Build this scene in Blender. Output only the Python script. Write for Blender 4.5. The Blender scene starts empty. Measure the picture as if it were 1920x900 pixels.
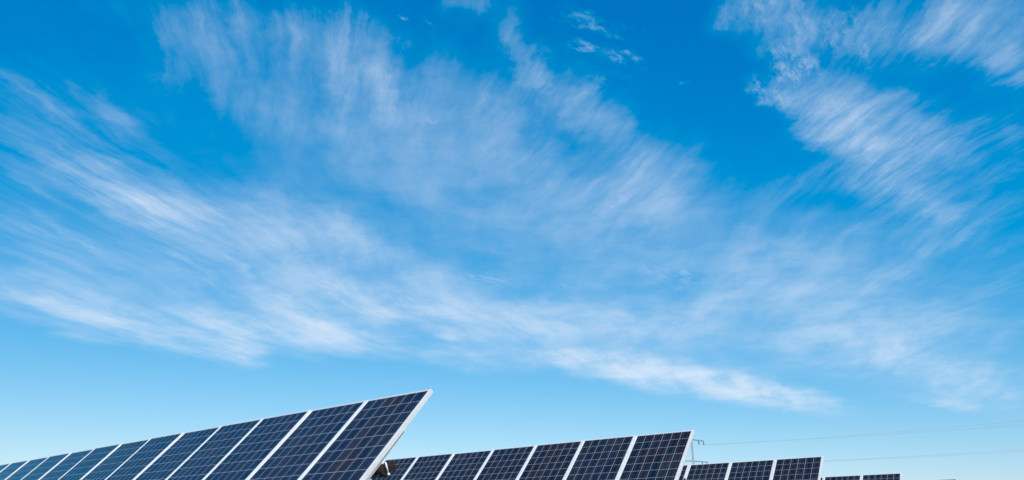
import bpy, bmesh, math, random
from mathutils import Vector, Matrix

C = bpy.context.scene.collection
scene = bpy.context.scene
R = math.radians

# ---------------------------------------------------------------- camera
CAM_H = 1.40
cd = bpy.data.cameras.new('camera')
cam = bpy.data.objects.new('camera', cd)
C.objects.link(cam)
cam.location = (0, 0, CAM_H)
cam.rotation_euler = (R(90 + 21.988), 0, 0)
cd.sensor_width = 36.0
cd.lens = 1378.53 / 1920 * 36.0
cd.clip_start = 0.05
cd.clip_end = 20000
scene.camera = cam

# ---------------------------------------------------------------- exposure
scene.view_settings.view_transform = 'Standard'
scene.view_settings.look = 'None'
scene.view_settings.gamma = 1
scene.view_settings.use_curve_mapping = False
scene.view_settings.exposure = 0.0
scene.cycles.max_bounces = 8
scene.cycles.use_denoising = True
scene.cycles.use_adaptive_sampling = True
scene.cycles.adaptive_threshold = 0.02
scene.cycles.adaptive_min_samples = 16

# ---------------------------------------------------------------- sun
SUN_EL, SUN_AZ = R(38), R(168)          # azimuth clockwise from +Y (behind the camera, a little to the right)
sd = Vector((math.sin(SUN_AZ) * math.cos(SUN_EL), math.cos(SUN_AZ) * math.cos(SUN_EL), math.sin(SUN_EL)))
ld = bpy.data.lights.new('sun', 'SUN')
ld.energy = 4.2
ld.angle = R(0.53)
ld.color = (1.0, 0.95, 0.88)
sun = bpy.data.objects.new('sun', ld)
C.objects.link(sun)
sun.rotation_euler = (-sd).to_track_quat('-Z', 'Y').to_euler()
sun.location = (20, -60, 50)

# ---------------------------------------------------------------- sky with cirrus
# Cirrus lies on one flat layer high above: position on that layer is direction.xy / direction.z
# each cloud body: (east, north, half length, half width, turn in degrees, thickness) in units of the layer's height
CLOUDS = {
    'left': [
        (-1.126, 1.828, 0.755, 0.367, -83.9, 0.16),
        (-1.017, 1.487, 0.567, 0.278, -75.3, 0.07),
        (-1.236, 2.414, 1.237, 0.498, -91.3, 0.10),
        (-1.674, 2.398, 0.682, 0.262, -69.7, 0.10),
        (-1.114, 1.441, 0.242, 0.073, -86.5, 0.07),
        (-1.112, 1.380, 0.134, 0.043, -89.0, 0.07),
        (-1.091, 1.508, 0.165, 0.035, 93.6, 0.16),
        (-0.942, 1.500, 0.197, 0.061, 102.4, 0.12),
        (-0.982, 1.423, 0.115, 0.033, -87.9, 0.10),
        (-1.080, 1.630, 0.283, 0.068, 94.3, 0.10),
        (-1.233, 1.707, 0.333, 0.135, -85.8, 0.14),
        (-1.165, 1.874, 0.373, 0.152, -89.8, 0.29),
        (-1.108, 1.996, 0.324, 0.131, -92.2, 0.34),
        (-1.036, 2.072, 0.403, 0.202, -89.1, 0.36),
        (-0.908, 2.174, 0.440, 0.280, 95.6, 0.34),
        (-0.739, 2.241, 0.508, 0.293, 105.3, 0.24),
        (-1.447, 2.222, 0.418, 0.050, -89.1, 0.21),
        (-1.529, 2.155, 0.239, 0.048, -93.9, 0.11),
        (-1.163, 2.467, 0.382, 0.064, -89.8, 0.18),
        (-0.992, 2.524, 0.303, 0.044, 92.4, 0.19),
        (-1.166, 2.068, 0.494, 0.125, -89.8, 0.18),
        (-1.348, 1.853, 0.281, 0.050, -92.0, 0.12),
        (-1.565, 2.402, 0.762, 0.288, -93.9, 0.11),
        (-1.160, 2.368, 0.774, 0.175, -90.0, 0.11),
        (-1.014, 2.420, 0.368, 0.056, -93.4, 0.16),
        (-0.869, 2.637, 0.368, 0.117, -80.7, 0.16),
    ],
    'low': [
        (-1.132, 3.379, 0.595, 0.348, 97.5, 0.45),
        (-1.138, 3.092, 0.619, 0.422, 94.3, 0.29),
        (-0.792, 3.101, 0.728, 0.370, 92.2, 0.29),
        (1.404, 3.507, 0.909, 0.654, -155.3, 0.21),
        (1.513, 3.156, 0.678, 0.508, 89.1, 0.18),
        (2.036, 3.478, 0.986, 0.580, 45.2, 0.21),
        (-1.943, 2.813, 0.484, 0.301, 99.9, 0.52),
        (-1.778, 3.029, 0.663, 0.382, 99.8, 0.60),
        (-1.571, 3.234, 0.708, 0.376, 99.4, 0.62),
        (-1.391, 3.508, 0.687, 0.263, 101.5, 0.65),
        (-1.553, 3.733, 0.413, 0.209, -132.7, 0.49),
        (-1.320, 3.608, 0.614, 0.134, 106.5, 0.45),
        (-1.859, 3.140, 0.642, 0.317, -132.6, 0.26),
        (-1.023, 3.095, 0.683, 0.216, -79.8, 0.36),
        (-0.875, 2.885, 0.776, 0.158, 105.5, 0.26),
        (-1.998, 3.405, 0.224, 0.175, -163.9, 0.33),
        (-0.947, 3.447, 0.594, 0.306, 100.1, 0.65),
        (-0.706, 3.528, 0.462, 0.303, 95.1, 0.55),
        (-0.300, 3.423, 0.181, 0.095, 96.0, 0.39),
        (-0.762, 3.179, 0.610, 0.346, 107.3, 0.29),
        (-0.715, 2.760, 0.419, 0.145, -79.5, 0.39),
        (-0.586, 2.858, 0.516, 0.213, -100.7, 0.52),
        (-0.425, 2.962, 0.547, 0.328, -123.6, 0.55),
        (-0.142, 3.148, 0.699, 0.413, -141.4, 0.59),
        (0.294, 3.284, 0.644, 0.397, -150.6, 0.47),
        (0.676, 3.103, 0.590, 0.420, -170.4, 0.21),
        (-0.255, 3.865, 0.615, 0.314, -139.5, 0.39),
        (0.107, 3.633, 0.750, 0.504, -143.9, 0.26),
        (0.470, 4.013, 0.637, 0.336, -133.4, 0.78),
        (0.832, 4.233, 1.027, 0.423, -134.1, 1.30),
        (1.279, 4.530, 1.120, 0.371, -135.8, 1.30),
        (1.773, 4.829, 1.124, 0.340, -136.6, 1.10),
        (1.280, 4.180, 0.672, 0.219, -141.7, 0.26),
        (1.932, 3.581, 0.595, 0.193, 88.8, 0.34),
        (2.438, 4.187, 1.403, 0.328, -132.9, 0.34),
        (2.949, 4.588, 1.369, 0.374, -131.8, 0.34),
        (2.924, 4.967, 0.711, 0.174, -144.3, 0.47),
        (2.027, 4.019, 0.649, 0.426, 42.7, 0.21),
        (2.676, 3.979, 0.528, 0.161, -142.7, 0.21),
    ],
    'centre': [
        (-0.499, 1.474, 0.522, 0.440, 96.2, 0.07),
        (-0.127, 1.335, 0.494, 0.370, -121.2, 0.05),
        (0.126, 1.697, 0.822, 0.435, -111.4, 0.07),
        (-0.766, 1.144, 0.097, 0.049, 118.1, 0.06),
        (-0.661, 1.177, 0.200, 0.160, 109.3, 0.13),
        (-0.536, 1.210, 0.187, 0.159, 106.8, 0.24),
        (-0.403, 1.279, 0.230, 0.180, -104.1, 0.22),
        (-0.322, 1.392, 0.238, 0.141, 100.1, 0.24),
        (-0.292, 1.444, 0.201, 0.051, 105.3, 0.40),
        (-0.395, 1.454, 0.193, 0.045, 106.5, 0.17),
        (-0.344, 1.212, 0.209, 0.047, 105.5, 0.11),
        (-0.703, 1.275, 0.268, 0.112, 120.1, 0.07),
        (-0.638, 1.409, 0.277, 0.166, -92.9, 0.10),
        (-0.505, 1.496, 0.383, 0.253, -113.9, 0.11),
        (-0.165, 1.499, 0.321, 0.183, -86.9, 0.12),
        (-0.552, 1.194, 0.191, 0.030, 112.4, 0.09),
        (-0.759, 1.329, 0.235, 0.077, 122.9, 0.08),
        (-0.269, 1.618, 0.290, 0.165, 97.8, 0.08),
        (-0.083, 1.151, 0.099, 0.059, -108.8, 0.24),
        (-0.005, 1.213, 0.153, 0.083, -111.8, 0.32),
        (0.047, 1.345, 0.185, 0.071, -100.9, 0.33),
        (0.145, 1.488, 0.240, 0.090, -111.9, 0.33),
        (0.255, 1.618, 0.264, 0.109, -111.2, 0.24),
        (0.000, 1.477, 0.301, 0.188, 90.0, 0.08),
        (-0.041, 1.671, 0.346, 0.265, 74.0, 0.12),
        (0.120, 1.844, 0.456, 0.205, -118.4, 0.13),
        (0.381, 1.842, 0.461, 0.208, -104.9, 0.22),
        (0.324, 2.163, 0.437, 0.318, 60.4, 0.13),
        (0.116, 2.086, 0.585, 0.304, -122.6, 0.07),
        (0.479, 2.083, 0.478, 0.188, -120.6, 0.11),
        (-0.739, 2.241, 0.616, 0.106, 106.1, 0.13),
        (-0.546, 2.161, 0.625, 0.104, 104.0, 0.13),
        (-0.817, 2.156, 0.521, 0.103, 106.0, 0.11),
    ],
    'right': [
        (0.851, 1.966, 0.747, 0.693, 79.0, 0.06),
        (0.900, 1.559, 0.660, 0.229, -136.1, 0.07),
        (1.710, 2.856, 1.609, 0.701, 70.4, 0.08),
        (1.305, 1.733, 0.592, 0.206, 53.8, 0.04),
        (1.248, 1.888, 0.620, 0.297, 68.8, 0.07),
        (0.499, 1.194, 0.216, 0.124, -134.1, 0.27),
        (0.636, 1.193, 0.224, 0.122, -150.7, 0.22),
        (0.721, 1.266, 0.149, 0.099, -144.0, 0.17),
        (0.833, 1.206, 0.277, 0.128, -140.5, 0.31),
        (0.960, 1.203, 0.308, 0.134, -132.4, 0.35),
        (1.060, 1.332, 0.171, 0.088, -128.3, 0.28),
        (0.924, 1.254, 0.184, 0.076, -136.2, 0.10),
        (0.620, 1.462, 0.181, 0.078, -131.6, 0.14),
        (0.765, 1.515, 0.374, 0.127, -133.2, 0.28),
        (0.922, 1.608, 0.405, 0.144, -134.6, 0.29),
        (1.101, 1.643, 0.304, 0.105, -131.2, 0.22),
        (0.872, 1.648, 0.275, 0.100, -143.5, 0.24),
        (1.061, 1.861, 0.437, 0.154, -134.6, 0.24),
        (1.232, 1.974, 0.292, 0.132, -142.6, 0.22),
        (0.863, 1.834, 0.281, 0.153, 123.1, 0.10),
        (1.432, 2.510, 0.586, 0.107, 98.5, 0.17),
        (1.895, 2.916, 0.703, 0.089, -95.1, 0.12),
        (1.358, 1.821, 0.187, 0.054, 88.3, 0.11),
        (1.670, 2.303, 0.178, 0.057, 109.4, 0.09),
        (1.392, 2.869, 0.415, 0.259, 91.1, 0.10),
        (1.379, 2.224, 0.414, 0.251, 81.8, 0.10),
        (2.299, 3.282, 0.457, 0.083, -101.2, 0.09),
        (1.241, 1.576, 0.180, 0.041, 56.0, 0.06),
        (1.121, 2.232, 0.255, 0.037, 97.2, 0.10),
    ],
    'veil': [
        (0.000, 2.648, 2.126, 0.978, -169.6, 0.17),
        (1.163, 3.168, 1.597, 1.121, -162.3, 0.21),
        (-1.229, 2.627, 1.052, 0.723, -124.8, 0.13),
        (0.367, 3.533, 2.235, 0.929, -162.7, 0.15),
        (-0.388, 1.842, 0.874, 0.648, -122.0, 0.27),
        (0.066, 2.086, 1.010, 0.593, -129.4, 0.27),
        (0.415, 1.906, 0.529, 0.228, -109.5, 0.21),
        (0.827, 2.425, 0.804, 0.503, -141.6, 0.36),
        (1.162, 2.416, 0.528, 0.349, 46.1, 0.25),
        (1.133, 2.812, 0.578, 0.410, -157.3, 0.32),
        (0.631, 2.159, 0.600, 0.304, -128.0, 0.21),
        (1.002, 3.021, 0.874, 0.635, -161.3, 0.17),
        (-0.444, 1.453, 0.432, 0.271, -120.3, 0.17),
        (-0.179, 1.522, 0.348, 0.215, -96.1, 0.13),
        (-0.500, 2.382, 0.540, 0.215, -112.9, 0.44),
        (-0.338, 2.590, 0.367, 0.183, -111.9, 0.42),
        (-0.546, 2.245, 0.321, 0.169, 94.7, 0.23),
        (-0.830, 2.197, 0.430, 0.354, 80.4, 0.21),
        (-1.117, 2.069, 0.532, 0.236, -96.2, 0.16),
        (-1.220, 2.875, 1.311, 0.975, -165.5, 0.17),
        (-0.143, 3.187, 1.623, 1.123, -150.3, 0.19),
        (0.888, 3.524, 1.791, 1.004, -148.2, 0.19),
        (2.168, 3.892, 1.987, 0.707, -132.3, 0.19),
        (0.909, 1.609, 0.547, 0.210, -131.7, 0.21),
        (0.950, 1.187, 0.284, 0.129, -135.1, 0.21),
        (0.520, 1.194, 0.258, 0.138, -139.6, 0.19),
    ],
    'puff': [
        (0.159, 1.189, 0.084, 0.038, -135.2, 0.24),
        (0.215, 1.213, 0.073, 0.038, -131.5, 0.21),
        (0.146, 1.289, 0.048, 0.044, -147.8, 0.21),
        (0.194, 1.313, 0.092, 0.043, -144.6, 0.22),
        (0.224, 1.413, 0.078, 0.054, -144.2, 0.13),
        (-0.056, 1.277, 0.031, 0.024, 177.2, 0.24),
        (-0.228, 1.193, 0.032, 0.022, 173.4, 0.18),
        (-0.158, 1.200, 0.040, 0.013, -102.9, 0.16),
        (-0.209, 1.557, 0.051, 0.022, 179.0, 0.16),
        (0.505, 1.179, 0.162, 0.102, -142.8, 0.18),
        (0.596, 1.322, 0.127, 0.077, -131.9, 0.34),
        (0.601, 1.441, 0.133, 0.081, -133.7, 0.24),
        (0.649, 1.225, 0.143, 0.098, -147.1, 0.16),
        (-0.101, 2.648, 0.145, 0.102, -155.0, 0.20),
        (0.608, 2.643, 0.273, 0.153, -126.5, 0.16),
        (0.210, 2.754, 0.073, 0.056, -175.0, 0.16),
        (0.319, 1.992, 0.174, 0.042, 119.9, 0.16),
        (-3.687, 5.875, 0.227, 0.122, 116.1, 0.16),
        (0.803, 1.514, 0.215, 0.048, -138.2, 0.10),
        (0.751, 1.310, 0.055, 0.024, -143.6, 0.16),
        (0.364, 1.392, 0.055, 0.023, -178.1, 0.12),
    ],
}
SKY_STRENGTH = 0.10
# (toe, gain, power) per channel: the film's response to the blue sky
GRADE = ((0.17, 1.50, 1.05), (0.0, 1.08, 0.92), (0.0, 1.07, 0.50))
UNDER = 1.0          # how far the deep blue sits outside the film's range in red
CLOUD_COLOR = (0.72, 0.83, 0.97)
w = bpy.data.worlds.new('World')
scene.world = w
w.use_nodes = True
nt = w.node_tree
N, L = nt.nodes, nt.links
N.clear()


def link(a, b):
    L.new(a, b)


def val(x, sock):
    if isinstance(x, (int, float)):
        sock.default_value = x
    else:
        L.new(x, sock)


def mth(op, a, b=None, c=None, clamp=False):
    n = N.new('ShaderNodeMath')
    n.operation = op
    n.use_clamp = clamp
    for i, x in enumerate((a, b, c)):
        if x is not None:
            val(x, n.inputs[i])
    return n.outputs[0]


def vmt(op, a, b=None, scale=None):
    n = N.new('ShaderNodeVectorMath')
    n.operation = op
    for i, x in enumerate((a, b)):
        if x is not None:
            if isinstance(x, tuple):
                n.inputs[i].default_value = x
            else:
                L.new(x, n.inputs[i])
    if scale is not None:
        val(scale, n.inputs['Scale'])
    return n.outputs['Value'] if op == 'LENGTH' else n.outputs[0]


def mapping(vec, kind, loc=(0, 0, 0), rot=0.0, scale=(1, 1, 1)):
    n = N.new('ShaderNodeMapping')
    n.vector_type = kind
    L.new(vec, n.inputs['Vector'])
    n.inputs['Location'].default_value = loc
    n.inputs['Rotation'].default_value = (0, 0, rot)
    n.inputs['Scale'].default_value = scale
    return n.outputs[0]


def noise(vec, scale, detail=4.0, rough=0.55, color=False, lac=2.0, dist=0.0):
    n = N.new('ShaderNodeTexNoise')
    n.noise_dimensions = '2D'
    L.new(vec, n.inputs['Vector'])
    n.inputs['Scale'].default_value = scale
    n.inputs['Detail'].default_value = detail
    n.inputs['Roughness'].default_value = rough
    n.inputs['Lacunarity'].default_value = lac
    n.inputs['Distortion'].default_value = dist
    return n.outputs['Color'] if color else n.outputs[0]


def smooth(x, a, b, lo=0.0, hi=1.0):
    n = N.new('ShaderNodeMapRange')
    n.interpolation_type = 'SMOOTHSTEP'
    val(x, n.inputs['Value'])
    n.inputs['From Min'].default_value = a
    n.inputs['From Max'].default_value = b
    n.inputs['To Min'].default_value = lo
    n.inputs['To Max'].default_value = hi
    return n.outputs[0]


def build_world():
    tc = N.new('ShaderNodeTexCoord')
    d = tc.outputs['Generated']
    sep = N.new('ShaderNodeSeparateXYZ')
    link(d, sep.inputs[0])
    z = mth('MAXIMUM', mth('ADD', sep.outputs['Z'], 0.03), 0.02)
    comb = N.new('ShaderNodeCombineXYZ')
    link(mth('DIVIDE', sep.outputs['X'], z), comb.inputs[0])
    link(mth('DIVIDE', sep.outputs['Y'], z), comb.inputs[1])
    P = comb.outputs[0]
    # bend and fray the cloud bodies
    w1 = vmt('SUBTRACT', noise(P, 1.0, 1.0, 0.4, True), (0.5, 0.5, 0.5))
    w2 = vmt('SUBTRACT', noise(P, 5.0, 5.0, 0.62, True), (0.5, 0.5, 0.5))
    bent = vmt('ADD', vmt('ADD', P, vmt('SCALE', w1, scale=0.26)), vmt('SCALE', w2, scale=0.055))
    Pw = vmt('ADD', vmt('ADD', P, vmt('SCALE', w1, scale=0.02)), vmt('SCALE', w2, scale=0.17))
    patch = noise(bent, 3.0, 6.0, 0.62)
    #       turn of the fibres, along, across, base, fibre gain, softness, roughness
    kinds = {'left': (R(74), 2.0, 14.0, 0.36, 1.22, (0.26, 0.80), 0.68),
             'low': (R(66), 1.5, 6.0, 0.36, 1.20, (0.26, 0.80), 0.66),
             'centre': (R(106), 2.4, 16.0, 0.42, 1.22, (0.27, 0.82), 0.66),
             'right': (R(99), 3.4, 19.0, 0.48, 1.30, (0.28, 0.80), 0.70),
             'veil': (R(88), 1.0, 5.0, 0.48, 0.66, (0.2, 0.85), 0.58),
             'puff': (R(60), 9.0, 22.0, 0.0, 3.6, (0.40, 0.78), 0.72)}
    total = None
    for name, bodies in CLOUDS.items():
        acc = None
        for (x, y, a, b, rot, wt) in bodies:
            n = N.new('ShaderNodeTexGradient')
            n.gradient_type = 'SPHERICAL'
            n.texture_mapping.vector_type = 'TEXTURE'
            n.texture_mapping.translation = (x, y, 0)
            n.texture_mapping.rotation = (0, 0, R(rot))
            n.texture_mapping.scale = (a, b, 1)
            link(Pw, n.inputs['Vector'])
            t = n.outputs['Fac']                     # 1 at the middle, 0 at the rim; eased below as 3t^2 - 2t^3
            e = mth('MULTIPLY', mth('MULTIPLY', t, t), mth('MULTIPLY_ADD', t, -2.0 * wt, 3.0 * wt))
            acc = e if acc is None else mth('ADD', acc, e)
        turn, along, across, base, gain, (s0, s1), rough = kinds[name]
        q = mapping(mapping(bent, 'POINT', rot=-turn), 'POINT', scale=(along, across, 1))
        fib = smooth(noise(q, 1.0, 7.0, rough), s0, s1)
        dens = mth('MULTIPLY', acc, mth('MULTIPLY_ADD', fib, gain, base))
        total = dens if total is None else mth('ADD', total, dens)
    total = mth('MULTIPLY', total, smooth(patch, 0.25, 0.75, 0.38, 0.92))
    total = mth('MULTIPLY', total, 1.0)
    alpha = mth('SUBTRACT', 1.0, mth('EXPONENT', mth('MULTIPLY', total, -1.0)))
    alpha = mth('MULTIPLY', alpha, smooth(sep.outputs['Z'], 0.0, 0.06))

    sky = N.new('ShaderNodeTexSky')
    sky.sky_type = 'NISHITA'
    sky.sun_disc = False
    sky.sun_elevation = SUN_EL
    sky.sun_rotation = SUN_AZ
    sky.altitude = 200
    sky.air_density = 1.0
    sky.dust_density = 0.6
    sky.ozone_density = 2.0
    sc = N.new('ShaderNodeSeparateColor')
    link(sky.outputs[0], sc.inputs[0])
    cc = N.new('ShaderNodeCombineColor')
    for i, (toe, g, p) in enumerate(GRADE):
        v = mth('MULTIPLY_ADD', sc.outputs[i], SKY_STRENGTH, -toe)
        up = mth('MULTIPLY', mth('POWER', mth('MAXIMUM', v, 0.0), p), g / SKY_STRENGTH)
        if toe:
            up = mth('ADD', up, mth('MULTIPLY', mth('MINIMUM', v, 0.0), UNDER / SKY_STRENGTH))
        link(up, cc.inputs[i])
    mix = N.new('ShaderNodeMix')
    mix.data_type = 'RGBA'
    link(alpha, mix.inputs['Factor'])
    link(cc.outputs[0], mix.inputs['A'])
    mix.inputs['B'].default_value = tuple(c / SKY_STRENGTH for c in CLOUD_COLOR) + (1,)
    bg = N.new('ShaderNodeBackground')
    bg.inputs['Strength'].default_value = SKY_STRENGTH
    link(vmt('MAXIMUM', mix.outputs['Result'], (0.0, 0.0, 0.0)), bg.inputs['Color'])
    out = N.new('ShaderNodeOutputWorld')
    link(bg.outputs[0], out.inputs['Surface'])


build_world()
#@@REST@@

# ---------------------------------------------------------------- materials
def new_mat(name):
    m = bpy.data.materials.new(name)
    m.use_nodes = True
    t = m.node_tree
    return m, t, t.nodes['Principled BSDF']


def metal(name, color, rough, metallic, vary=0.12, scale=9.0):
    m, t, b = new_mat(name)
    tc = t.nodes.new('ShaderNodeTexCoord')
    nz = t.nodes.new('ShaderNodeTexNoise')
    nz.inputs['Scale'].default_value = scale
    nz.inputs['Detail'].default_value = 6
    t.links.new(tc.outputs['Object'], nz.inputs['Vector'])
    cr = t.nodes.new('ShaderNodeValToRGB')
    cr.color_ramp.elements[0].position = 0.3
    cr.color_ramp.elements[1].position = 0.7
    cr.color_ramp.elements[0].color = tuple(c * (1 - vary) for c in color) + (1,)
    cr.color_ramp.elements[1].color = tuple(min(1, c * (1 + vary)) for c in color) + (1,)
    t.links.new(nz.outputs[0], cr.inputs[0])
    t.links.new(cr.outputs[0], b.inputs['Base Color'])
    b.inputs['Roughness'].default_value = rough
    b.inputs['Metallic'].default_value = metallic
    return m


M_FRAME = metal('anodised_aluminium', (0.75, 0.75, 0.735), 0.42, 0.15, 0.07, 14)
M_GALV = metal('galvanised_steel', (0.42, 0.44, 0.45), 0.5, 0.6, 0.18, 22)
M_RAIL = metal('pale_galvanised_rail', (0.66, 0.68, 0.67), 0.5, 0.1, 0.08, 20)
M_RUST = metal('dark_oxide_steel', (0.024, 0.017, 0.015), 0.7, 0.2, 0.4, 18)
M_BACK = metal('white_backsheet', (0.72, 0.72, 0.71), 0.6, 0.0, 0.04, 5)
M_BLACK = metal('black_plastic', (0.02, 0.02, 0.022), 0.5, 0.0, 0.2, 20)
M_PYLON = metal('weathered_steel_pole', (0.28, 0.29, 0.30), 0.6, 0.1, 0.15, 0.6)
M_WIRE = metal('aluminium_conductor', (0.54, 0.55, 0.56), 0.5, 0.0, 0.08, 1)
M_GLASSY = metal('glazed_insulator', (0.16, 0.17, 0.18), 0.25, 0.0, 0.1, 3)

# module sizes (metres)
PITCH, MOD_W, MOD_L, MOD_T = 1.01, 1.000, 1.856, 0.045
LIP, TOP_LIP, MARGIN = 0.020, 0.013, 0.014
NX, NY = 6, 12
CX = (MOD_W - 2 * (LIP + MARGIN)) / NX
CY = (MOD_L - LIP - TOP_LIP - 2 * MARGIN + 0.010) / NY


def cell_material():
    m, t, b = new_mat('polycrystalline_cells')
    n, l = t.nodes, t.links

    def mm(op, a, bb=None, c=None):
        k = n.new('ShaderNodeMath')
        k.operation = op
        for i, x in enumerate((a, bb, c)):
            if x is None:
                continue
            if isinstance(x, (int, float)):
                k.inputs[i].default_value = x
            else:
                l.new(x, k.inputs[i])
        return k.outputs[0]

    tc = n.new('ShaderNodeTexCoord')
    sp = n.new('ShaderNodeSeparateXYZ')
    l.new(tc.outputs['Object'], sp.inputs[0])
    oi = n.new('ShaderNodeObjectInfo')
    u = mm('DIVIDE', mm('ADD', sp.outputs['X'], MOD_W / 2 - LIP - MARGIN), CX)
    v = mm('DIVIDE', mm('ADD', sp.outputs['Y'], -LIP - MARGIN), CY)
    fu, fv = mm('FRACT', u), mm('FRACT', v)
    iu, iv = mm('FLOOR', u), mm('FLOOR', v)
    # distance from the nearest cell edge, in metres
    eu = mm('MULTIPLY', mm('MINIMUM', fu, mm('SUBTRACT', 1.0, fu)), CX)
    ev = mm('MULTIPLY', mm('MINIMUM', fv, mm('SUBTRACT', 1.0, fv)), CY)
    gap = mm('MAXIMUM', mm('LESS_THAN', eu, GAP_U), mm('LESS_THAN', ev, GAP_V))
    inside = mm('MULTIPLY', mm('MULTIPLY', mm('GREATER_THAN', u, 0.0), mm('LESS_THAN', u, float(NX))),
                mm('MULTIPLY', mm('GREATER_THAN', v, 0.0), mm('LESS_THAN', v, float(NY))))
    white = mm('MAXIMUM', gap, mm('SUBTRACT', 1.0, inside))
    # two silver busbars on each cell, running up the module
    bus = mm('LESS_THAN', mm('MULTIPLY', mm('ABSOLUTE', mm('SUBTRACT', mm('ABSOLUTE', mm('SUBTRACT', fu, 0.5)), 0.25)), CX), 0.0009)
    # tone of each cell, and crystal grain inside it
    cv = n.new('ShaderNodeCombineXYZ')
    l.new(iu, cv.inputs[0])
    l.new(iv, cv.inputs[1])
    l.new(mm('MULTIPLY', oi.outputs['Random'], 97.0), cv.inputs[2])
    wn = n.new('ShaderNodeTexWhiteNoise')
    l.new(cv.outputs[0], wn.inputs[0])
    sepc = n.new('ShaderNodeSeparateColor')
    l.new(wn.outputs['Color'], sepc.inputs[0])
    nz = n.new('ShaderNodeTexNoise')
    nz.inputs['Scale'].default_value = 0.35
    nz.inputs['Detail'].default_value = 1
    l.new(cv.outputs[0], nz.inputs['Vector'])
    vo = n.new('ShaderNodeTexVoronoi')
    vo.inputs['Scale'].default_value = 70
    l.new(tc.outputs['Object'], vo.inputs['Vector'])
    vs = n.new('ShaderNodeSeparateColor')
    l.new(vo.outputs['Color'], vs.inputs[0])
    tone = mm('ADD', mm('MULTIPLY_ADD', sepc.outputs[0], 0.45, mm('MULTIPLY', oi.outputs['Random'], 0.22)), mm('MULTIPLY', vs.outputs[0], 0.33))
    cr = n.new('ShaderNodeValToRGB')
    e = cr.color_ramp.elements
    e[0].position, e[1].position = 0.0, 1.0
    e[0].color, e[1].color = CELL_LO, CELL_HI
    l.new(tone, cr.inputs[0])
    # some strings of cells come from a browner batch
    at = n.new('ShaderNodeAttribute')
    at.attribute_type = 'OBJECT'
    at.attribute_name = 'brown_batch'
    col23 = mm('MULTIPLY', mm('GREATER_THAN', iu, 1.5), mm('LESS_THAN', iu, 3.5))
    br = mm('MULTIPLY', mm('MULTIPLY', at.outputs['Fac'], col23), mm('MULTIPLY_ADD', sepc.outputs[1], 0.7, 0.3))
    br = mm('MAXIMUM', br, mm('MULTIPLY', mm('GREATER_THAN', sepc.outputs[2], 0.93), 0.45))
    m1 = n.new('ShaderNodeMix')
    m1.data_type = 'RGBA'
    l.new(br, m1.inputs['Factor'])
    l.new(cr.outputs[0], m1.inputs['A'])
    m1.inputs['B'].default_value = (0.020, 0.0125, 0.0095, 1)
    m2 = n.new('ShaderNodeMix')
    m2.data_type = 'RGBA'
    l.new(bus, m2.inputs['Factor'])
    l.new(m1.outputs['Result'], m2.inputs['A'])
    m2.inputs['B'].default_value = (0.12, 0.14, 0.17, 1)
    m3 = n.new('ShaderNodeMix')
    m3.data_type = 'RGBA'
    l.new(white, m3.inputs['Factor'])
    l.new(m2.outputs['Result'], m3.inputs['A'])
    mg = n.new('ShaderNodeMix')
    mg.data_type = 'RGBA'
    l.new(inside, mg.inputs['Factor'])
    mg.inputs['A'].default_value = (0.62, 0.63, 0.63, 1)     # backsheet rim outside the cells
    mg.inputs['B'].default_value = GRID
    l.new(mg.outputs['Result'], m3.inputs['B'])
    # thin dust: washed down in faint runs, thicker along the low edge
    dm = n.new('ShaderNodeMapping')
    dm.inputs['Scale'].default_value = (9, 1.3, 1)
    l.new(tc.outputs['Object'], dm.inputs['Vector'])
    off = n.new('ShaderNodeCombineXYZ')
    l.new(mm('MULTIPLY', oi.outputs['Random'], 53.0), off.inputs[0])
    l.new(off.outputs[0], dm.inputs['Location'])
    dn = n.new('ShaderNodeTexNoise')
    dn.inputs['Scale'].default_value = 1.0
    dn.inputs['Detail'].default_value = 6
    l.new(dm.outputs[0], dn.inputs['Vector'])
    dust = n.new('ShaderNodeMapRange')
    dust.inputs['From Min'].default_value = 0.42
    dust.inputs['From Max'].default_value = 0.85
    dust.inputs['To Min'].default_value = 0.004
    dust.inputs['To Max'].default_value = 0.075
    l.new(dn.outputs[0], dust.inputs['Value'])
    m4 = n.new('ShaderNodeMix')
    m4.data_type = 'RGBA'
    l.new(dust.outputs[0], m4.inputs['Factor'])
    l.new(m3.outputs['Result'], m4.inputs['A'])
    m4.inputs['B'].default_value = (0.30, 0.27, 0.22, 1)
    l.new(m4.outputs['Result'], b.inputs['Base Color'])
    # dusty solar glass
    dz = n.new('ShaderNodeTexNoise')
    dz.inputs['Scale'].default_value = 4
    dz.inputs['Detail'].default_value = 6
    l.new(tc.outputs['Object'], dz.inputs['Vector'])
    l.new(mm('MULTIPLY_ADD', dz.outputs[0], 0.12, 0.10), b.inputs['Roughness'])
    b.inputs['IOR'].default_value = 1.40
    b.inputs['Specular IOR Level'].default_value = 0.27
    return m


GAP_U, GAP_V = 0.0042, 0.0030
CELL_LO, CELL_HI = (0.0022, 0.0048, 0.0110, 1), (0.0085, 0.0165, 0.0360, 1)
GRID = (0.24, 0.26, 0.30, 1)
M_CELL = cell_material()


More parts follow.
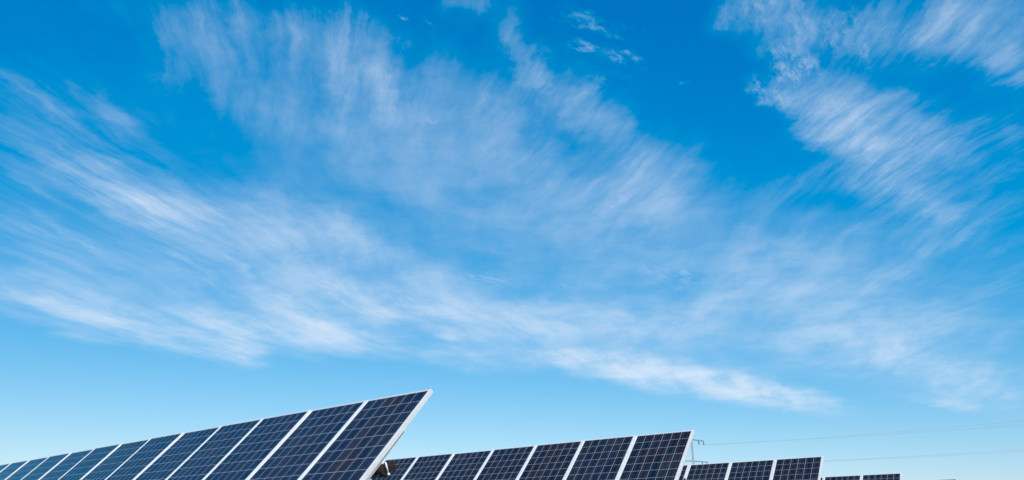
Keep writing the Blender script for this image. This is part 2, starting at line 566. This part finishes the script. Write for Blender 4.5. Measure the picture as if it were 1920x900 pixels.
def ground_material():
    m, t, b = new_mat('dry_grass_ground')
    n, l = t.nodes, t.links
    tc = n.new('ShaderNodeTexCoord')
    a = n.new('ShaderNodeTexNoise')
    a.inputs['Scale'].default_value = 0.12
    a.inputs['Detail'].default_value = 8
    c = n.new('ShaderNodeTexNoise')
    c.inputs['Scale'].default_value = 9
    c.inputs['Detail'].default_value = 8
    l.new(tc.outputs['Object'], a.inputs['Vector'])
    l.new(tc.outputs['Object'], c.inputs['Vector'])
    r1 = n.new('ShaderNodeValToRGB')
    r1.color_ramp.elements[0].color = (0.055, 0.075, 0.022, 1)
    r1.color_ramp.elements[1].color = (0.17, 0.14, 0.075, 1)
    r1.color_ramp.elements[0].position = 0.38
    r1.color_ramp.elements[1].position = 0.64
    l.new(a.outputs[0], r1.inputs[0])
    mx = n.new('ShaderNodeMix')
    mx.data_type = 'RGBA'
    mx.blend_type = 'MULTIPLY'
    mx.inputs['Factor'].default_value = 0.6
    l.new(r1.outputs[0], mx.inputs['A'])
    l.new(c.outputs[0], mx.inputs['B'])
    l.new(mx.outputs['Result'], b.inputs['Base Color'])
    b.inputs['Roughness'].default_value = 0.95
    bp = n.new('ShaderNodeBump')
    bp.inputs['Strength'].default_value = 0.6
    l.new(c.outputs[0], bp.inputs['Height'])
    l.new(bp.outputs[0], b.inputs['Normal'])
    return m


# ---------------------------------------------------------------- mesh helpers
def box(bm, lo, hi, bevel=0.0):
    vs = [bm.verts.new((x, y, z)) for x in (lo[0], hi[0]) for y in (lo[1], hi[1]) for z in (lo[2], hi[2])]
    fs = [(0, 1, 3, 2), (4, 6, 7, 5), (0, 4, 5, 1), (2, 3, 7, 6), (0, 2, 6, 4), (1, 5, 7, 3)]
    faces = [bm.faces.new([vs[i] for i in f]) for f in fs]
    if bevel:
        es = {e for f in faces for e in f.edges}
        bmesh.ops.bevel(bm, geom=list(es), offset=bevel, segments=2, affect='EDGES', profile=0.6)


def tube(bm, pts, radii, seg=14, caps=True):
    if isinstance(radii, (int, float)):
        radii = [radii] * len(pts)
    rings = []
    pts = [Vector(p) for p in pts]
    side = None
    for i, p in enumerate(pts):
        t = (pts[min(i + 1, len(pts) - 1)] - pts[max(i - 1, 0)]).normalized()
        if side is None:
            side = t.orthogonal().normalized()
        side = (side - t * side.dot(t)).normalized()
        up = t.cross(side)
        rings.append([bm.verts.new(p + (side * math.cos(k * 2 * math.pi / seg) + up * math.sin(k * 2 * math.pi / seg)) * radii[i]) for k in range(seg)])
    for a, b in zip(rings, rings[1:]):
        for k in range(seg):
            f = bm.faces.new((a[k], a[(k + 1) % seg], b[(k + 1) % seg], b[k]))
            f.smooth = True
    if caps:
        bm.faces.new(rings[0][::-1])
        bm.faces.new(rings[-1])


def bar(bm, a, b, wx, wy, ref=(0, 0, 1), bevel=0.0):
    """a straight box section from a to b"""
    a, b = Vector(a), Vector(b)
    t = (b - a)
    ln = t.length
    t.normalize()
    y = Vector(ref)
    y = (y - t * y.dot(t)).normalized()
    x = y.cross(t)
    tmp = bmesh.new()
    box(tmp, (-wx / 2, -wy / 2, 0), (wx / 2, wy / 2, ln), bevel)
    mat = Matrix((x, y, t)).transposed().to_4x4()
    mat.translation = a
    tmp.transform(mat)
    me = bpy.data.meshes.new('tmp')
    tmp.to_mesh(me)
    tmp.free()
    bm.from_mesh(me)
    bpy.data.meshes.remove(me)


def obj(name, bm, mat, parent=None):
    bmesh.ops.recalc_face_normals(bm, faces=bm.faces)
    me = bpy.data.meshes.new(name)
    bm.to_mesh(me)
    bm.free()
    me.materials.append(mat)
    o = bpy.data.objects.new(name, me)
    C.objects.link(o)
    if parent:
        o.parent = parent
    return o


def tag(o, label, cat, group=None, kind=None):
    o['label'] = label
    o['category'] = cat
    if group:
        o['group'] = group
    if kind:
        o['kind'] = kind
    return o


def copy_tree(o, parent=None):
    c = o.copy()
    C.objects.link(c)
    if parent:
        c.parent = parent
    for ch in list(o.children):
        copy_tree(ch, c)
    return c


# ---------------------------------------------------------------- ground
bm = bmesh.new()
box(bm, (-6000, -6000, -0.5), (6000, 6000, 0.0))
g = obj('ground', bm, ground_material())
g['kind'] = 'structure'

# ---------------------------------------------------------------- solar field directions
AZ, TILT = R(40.813), R(49.035)
E_ = Vector((math.cos(AZ), -math.sin(AZ), 0))             # along a row, towards its near right end
H_ = Vector((math.sin(AZ), math.cos(AZ), 0))              # level, from the low edge to the high edge
UP = H_ * math.cos(TILT) + Vector((0, 0, 1)) * math.sin(TILT)
NRM = E_.cross(UP)
ROT = Matrix((E_, UP, NRM)).transposed().to_4x4()


# ---------------------------------------------------------------- one solar panel (origin at the middle of its low edge, +y up the slope, z = 0 the face)
def make_panel():
    root = bpy.data.objects.new('solar_panel', None)
    root.empty_display_size = 0.2
    C.objects.link(root)
    hw = MOD_W / 2
    bm = bmesh.new()
    box(bm, (-hw, 0, -MOD_T), (-hw + LIP, MOD_L, 0), 0.0025)
    box(bm, (hw - LIP, 0, -MOD_T), (hw, MOD_L, 0), 0.0025)
    box(bm, (-hw + LIP, 0, -MOD_T), (hw - LIP, LIP, -0.001), 0.0025)
    box(bm, (-hw + LIP, MOD_L - TOP_LIP, -MOD_T), (hw - LIP, MOD_L, -0.001), 0.0025)
    obj('frame', bm, M_FRAME, root)
    bm = bmesh.new()
    box(bm, (-hw + LIP - 0.002, LIP - 0.002, -0.0075), (hw - LIP + 0.002, MOD_L - TOP_LIP + 0.002, -0.0045))
    obj('cell_glass', bm, M_CELL, root)
    bm = bmesh.new()
    box(bm, (-hw + LIP - 0.001, LIP - 0.001, -0.0100), (hw - LIP + 0.001, MOD_L - TOP_LIP + 0.001, -0.0080))
    bk = obj('backsheet', bm, M_BACK, root)
    bm = bmesh.new()
    box(bm, (-0.055, MOD_L - 0.20, -0.034), (0.055, MOD_L - 0.09, -0.0103), 0.004)
    obj('junction_box', bm, M_BLACK, bk)
    return root


ORD = ['first', 'second', 'third', 'fourth', 'fifth', 'sixth', 'seventh', 'eighth', 'ninth', 'tenth', 'eleventh', 'twelfth', 'thirteenth', 'fourteenth', 'fifteenth']
ROWS = [  # top right corner relative to the eye, panels, words for the row
    ((-0.8070, 7.3334, 1.3690), 14, 'the nearest row'),
    ((2.7112, 11.2470, 1.4850), 8, 'the row second nearest'),
    ((6.3616, 15.5890, 1.5360), 5, 'the third nearest row'),
    ((10.2438, 20.2123, 1.5563), 4, 'the fourth nearest row'),
    ((14.30, 24.80, 1.735), 3, 'the farthest row'),
]
random.seed(4)
proto = None
row_geo = []
for ri, (c, n, words) in enumerate(ROWS):
    corner = Vector(c) + Vector((0, 0, CAM_H))
    for k in range(n):
        if proto is None:
            proto = p = make_panel()
        else:
            p = copy_tree(proto)
        jit = random.uniform(-0.0035, 0.0035)
        o = corner - E_ * (MOD_W / 2 + k * PITCH) - UP * (MOD_L + jit)
        mtx = ROT @ Matrix.Rotation(R(random.uniform(-0.22, 0.22)), 4, 'X') @ Matrix.Rotation(R(random.uniform(-0.1, 0.1)), 4, 'Z')
        mtx.translation = o
        p.matrix_world = mtx
        if k == 0:
            lb = 'dark solar panel at the right end of ' + words
        else:
            lb = ORD[k] + ' dark blue solar panel from the right end of ' + words
        if ri == 0 and k == 0:
            lb = 'large dark solar panel with brownish cells, at the right end of the nearest row'
        tag(p, lb, 'solar panel', 'tilted solar panels in rows')
        for ch in p.children:
            if ch.name.startswith('cell_glass'):
                ch['brown_batch'] = 1.0 if (ri == 0 and k == 0) else (0.35 if (k * 7 + ri * 3) % 5 == 2 else 0.0)
    row_geo.append((corner, n, words))


# ---------------------------------------------------------------- one rack for each row
def make_rack(corner, n, words):
    root = bpy.data.objects.new('mounting_rack', None)
    root.matrix_world = Matrix.Translation(Vector((corner.x, corner.y, 0)))
    C.objects.link(root)
    org = Vector((corner.x, corner.y, 0))
    TUBE_DROP = MOD_T + 0.030 + 0.058

    def pt(along, down, below):           # along the row to the left, down the slope, behind the face
        return corner - E_ * along - UP * down - NRM * below - org

    mid = MOD_L / 2 + TUBE_SHIFT
    bm = bmesh.new()
    tube(bm, [pt(-0.03, mid, TUBE_DROP), pt(n * PITCH + 0.1, mid, TUBE_DROP)], 0.057, 20, False)
    tube(bm, [pt(-0.024, mid, TUBE_DROP), pt(0.2, mid, TUBE_DROP)], 0.051, 20, True)
    obj('torque_tube', bm, M_RUST, root)
    # short rails across the tube under every seam
    for k in range(n + 1):
        x = 0.035 if k == 0 else (n * PITCH - 0.05 if k == n else k * PITCH - 0.005)
        bm = bmesh.new()
        bar(bm, pt(x, mid - 0.42, MOD_T + 0.016), pt(x, mid + 0.42, MOD_T + 0.016), 0.04, 0.028, NRM, 0.003)
        obj('rail', bm, M_RAIL, root)
    # actuator arm and its pale rod at the near end
    bm = bmesh.new()
    bar(bm, pt(-0.045, mid - 0.075, MOD_T + 0.05), pt(-0.045, mid - 0.03, MOD_T + 0.135), 0.02, 0.070, UP, 0.004)
    tube(bm, [pt(-0.02, mid - 0.040, MOD_T + 0.085), pt(-0.06, mid - 0.040, MOD_T + 0.085)], 0.034, 18)
    tube(bm, [pt(-0.06, mid - 0.040, MOD_T + 0.085), pt(-0.070, mid - 0.040, MOD_T + 0.085)], 0.016, 12)
    tube(bm, [pt(-0.03, mid - 0.075, MOD_T + 0.125), pt(-0.055, mid - 0.075, MOD_T + 0.125)], 0.018, 14)
    obj('end_bracket', bm, M_RUST, root)
    # a cable looping under the panels
    bm = bmesh.new()
    cp = [pt(-0.05 + 1.3 * k / 16, mid + 0.10 + 0.05 * math.sin(math.pi * k / 16), MOD_T + 0.05 + 0.06 * math.sin(math.pi * k / 16)) for k in range(17)]
    tube(bm, cp, 0.006, 8)
    obj('cable', bm, M_BLACK, root)
    bm = bmesh.new()
    tube(bm, [pt(-0.075, mid - 0.01, 0.050), pt(-0.075, mid + 0.035, 0.15)], 0.007, 10)
    tube(bm, [pt(-0.075, mid + 0.032, 0.143), pt(-0.075, mid + 0.040, 0.162)], 0.013, 10)
    obj('tie_rod', bm, M_FRAME, root)
    x = 0.9
    while x < n * PITCH:
        top = pt(x, mid, TUBE_DROP)
        bm = bmesh.new()
        bar(bm, (top.x, top.y, -0.3), (top.x, top.y, top.z - 0.05), 0.10, 0.14, H_, 0.006)
        po = obj('post', bm, M_GALV, root)
        bm = bmesh.new()
        tube(bm, [top - E_ * 0.05, top + E_ * 0.05], 0.085, 20)
        obj('bearing', bm, M_RUST, po)
        x += 3 * PITCH
    tag(root, 'dark steel torque tube with pale rod, holding up ' + words + ' of solar panels', 'panel rack', 'racks under the solar panels')
    return root


TUBE_SHIFT = 0.03
for r in row_geo:
    make_rack(*r)


# ---------------------------------------------------------------- far power pylon and its lines
def ray(px, py, depth):
    """a point seen in the direction surveyed from the photograph at a known distance north"""
    u, v = (px - 960) / 1378.53, (450 - py) / 1378.53
    c, s = math.cos(R(21.988)), math.sin(R(21.988))
    d = Vector((u, c - v * s, s + v * c))
    return Vector((0, 0, CAM_H)) + d * (depth / d.y)


PD = 150.0
top = ray(1296.5, 823, PD)
root = bpy.data.objects.new('power_pylon', None)
root.location = (top.x, top.y, 0)
C.objects.link(root)
h = top.z
bm = bmesh.new()
tube(bm, [(0, 0, -1), (0, 0, h * 0.5), (0, 0, h + 0.3)], [0.28, 0.22, 0.15], 12)
obj('pole', bm, M_PYLON, root)
ax = Vector((1, 0.25, 0)).normalized()


def arm(z, left, right, droop, r0):
    bm = bmesh.new()
    tube(bm, [-ax * left + Vector((0, 0, z - droop * 0.0)), Vector((0, 0, z)), ax * right + Vector((0, 0, z - droop))], [r0 * 0.7, r0, r0 * 0.7], 8)
    a = obj('crossarm', bm, M_PYLON, root)
    return a


def insulator(parent, p, drop):
    bm = bmesh.new()
    tube(bm, [p, p - Vector((0, 0, drop))], 0.05, 8)
    for i in range(5):
        q = p - Vector((0, 0, drop * (0.2 + 0.17 * i)))
        tube(bm, [q, q - Vector((0, 0, drop * 0.08))], [0.17, 0.10], 10)
    obj('insulator', bm, M_GLASSY, parent)
    return p - Vector((0, 0, drop))


mpp = PD / 1378.53 / 0.93                      # metres for one step of the survey at the pylon
za = h - 0.1
a1 = arm(za, 2.3, 2.7, 0.25, 0.12)
zb = h - 36 * mpp
a2 = arm(zb, 2.1, 3.1, 0.15, 0.11)
zc = h - 18 * mpp
att = []
att.append(insulator(a1, ax * 2.55 + Vector((0, 0, za - 0.28)), 0.75))
att.append(insulator(a1, ax * 1.5 + Vector((0, 0, za - 0.2)), 0.7))
att.append(insulator(a2, ax * 2.9 + Vector((0, 0, zb - 0.2)), 0.55))
att.append(insulator(a2, ax * 1.9 + Vector((0, 0, zb - 0.15)), 0.55))
tag(root, 'thin grey power pole with crossarms far behind the solar panels', 'power pylon')

LINES = [(0, (2600, 716), 'upper power line running right from the far pylon, topmost conductor'),
         (1, (2600, 734), 'upper power line running right from the far pylon, just under the topmost conductor'),
         (2, (2600, 786), 'lower power line running right from the crossarm just above the third row'),
         (3, (2600, 796), 'lowest power line running right from the far pylon')]
for i, (px, py), lb in LINES:
    a = Vector((top.x, top.y, 0)) + att[i]
    b = ray(px, py, 95)
    bm = bmesh.new()
    pts = []
    for k in range(41):
        t = k / 40
        q = a.lerp(b, t)
        q.z -= 4 * 0.8 * t * (1 - t)
        pts.append(q)
    tube(bm, pts, 0.020, 6)
    tag(obj('power_line', bm, M_WIRE), lb, 'power line', 'power lines to the far pylon')
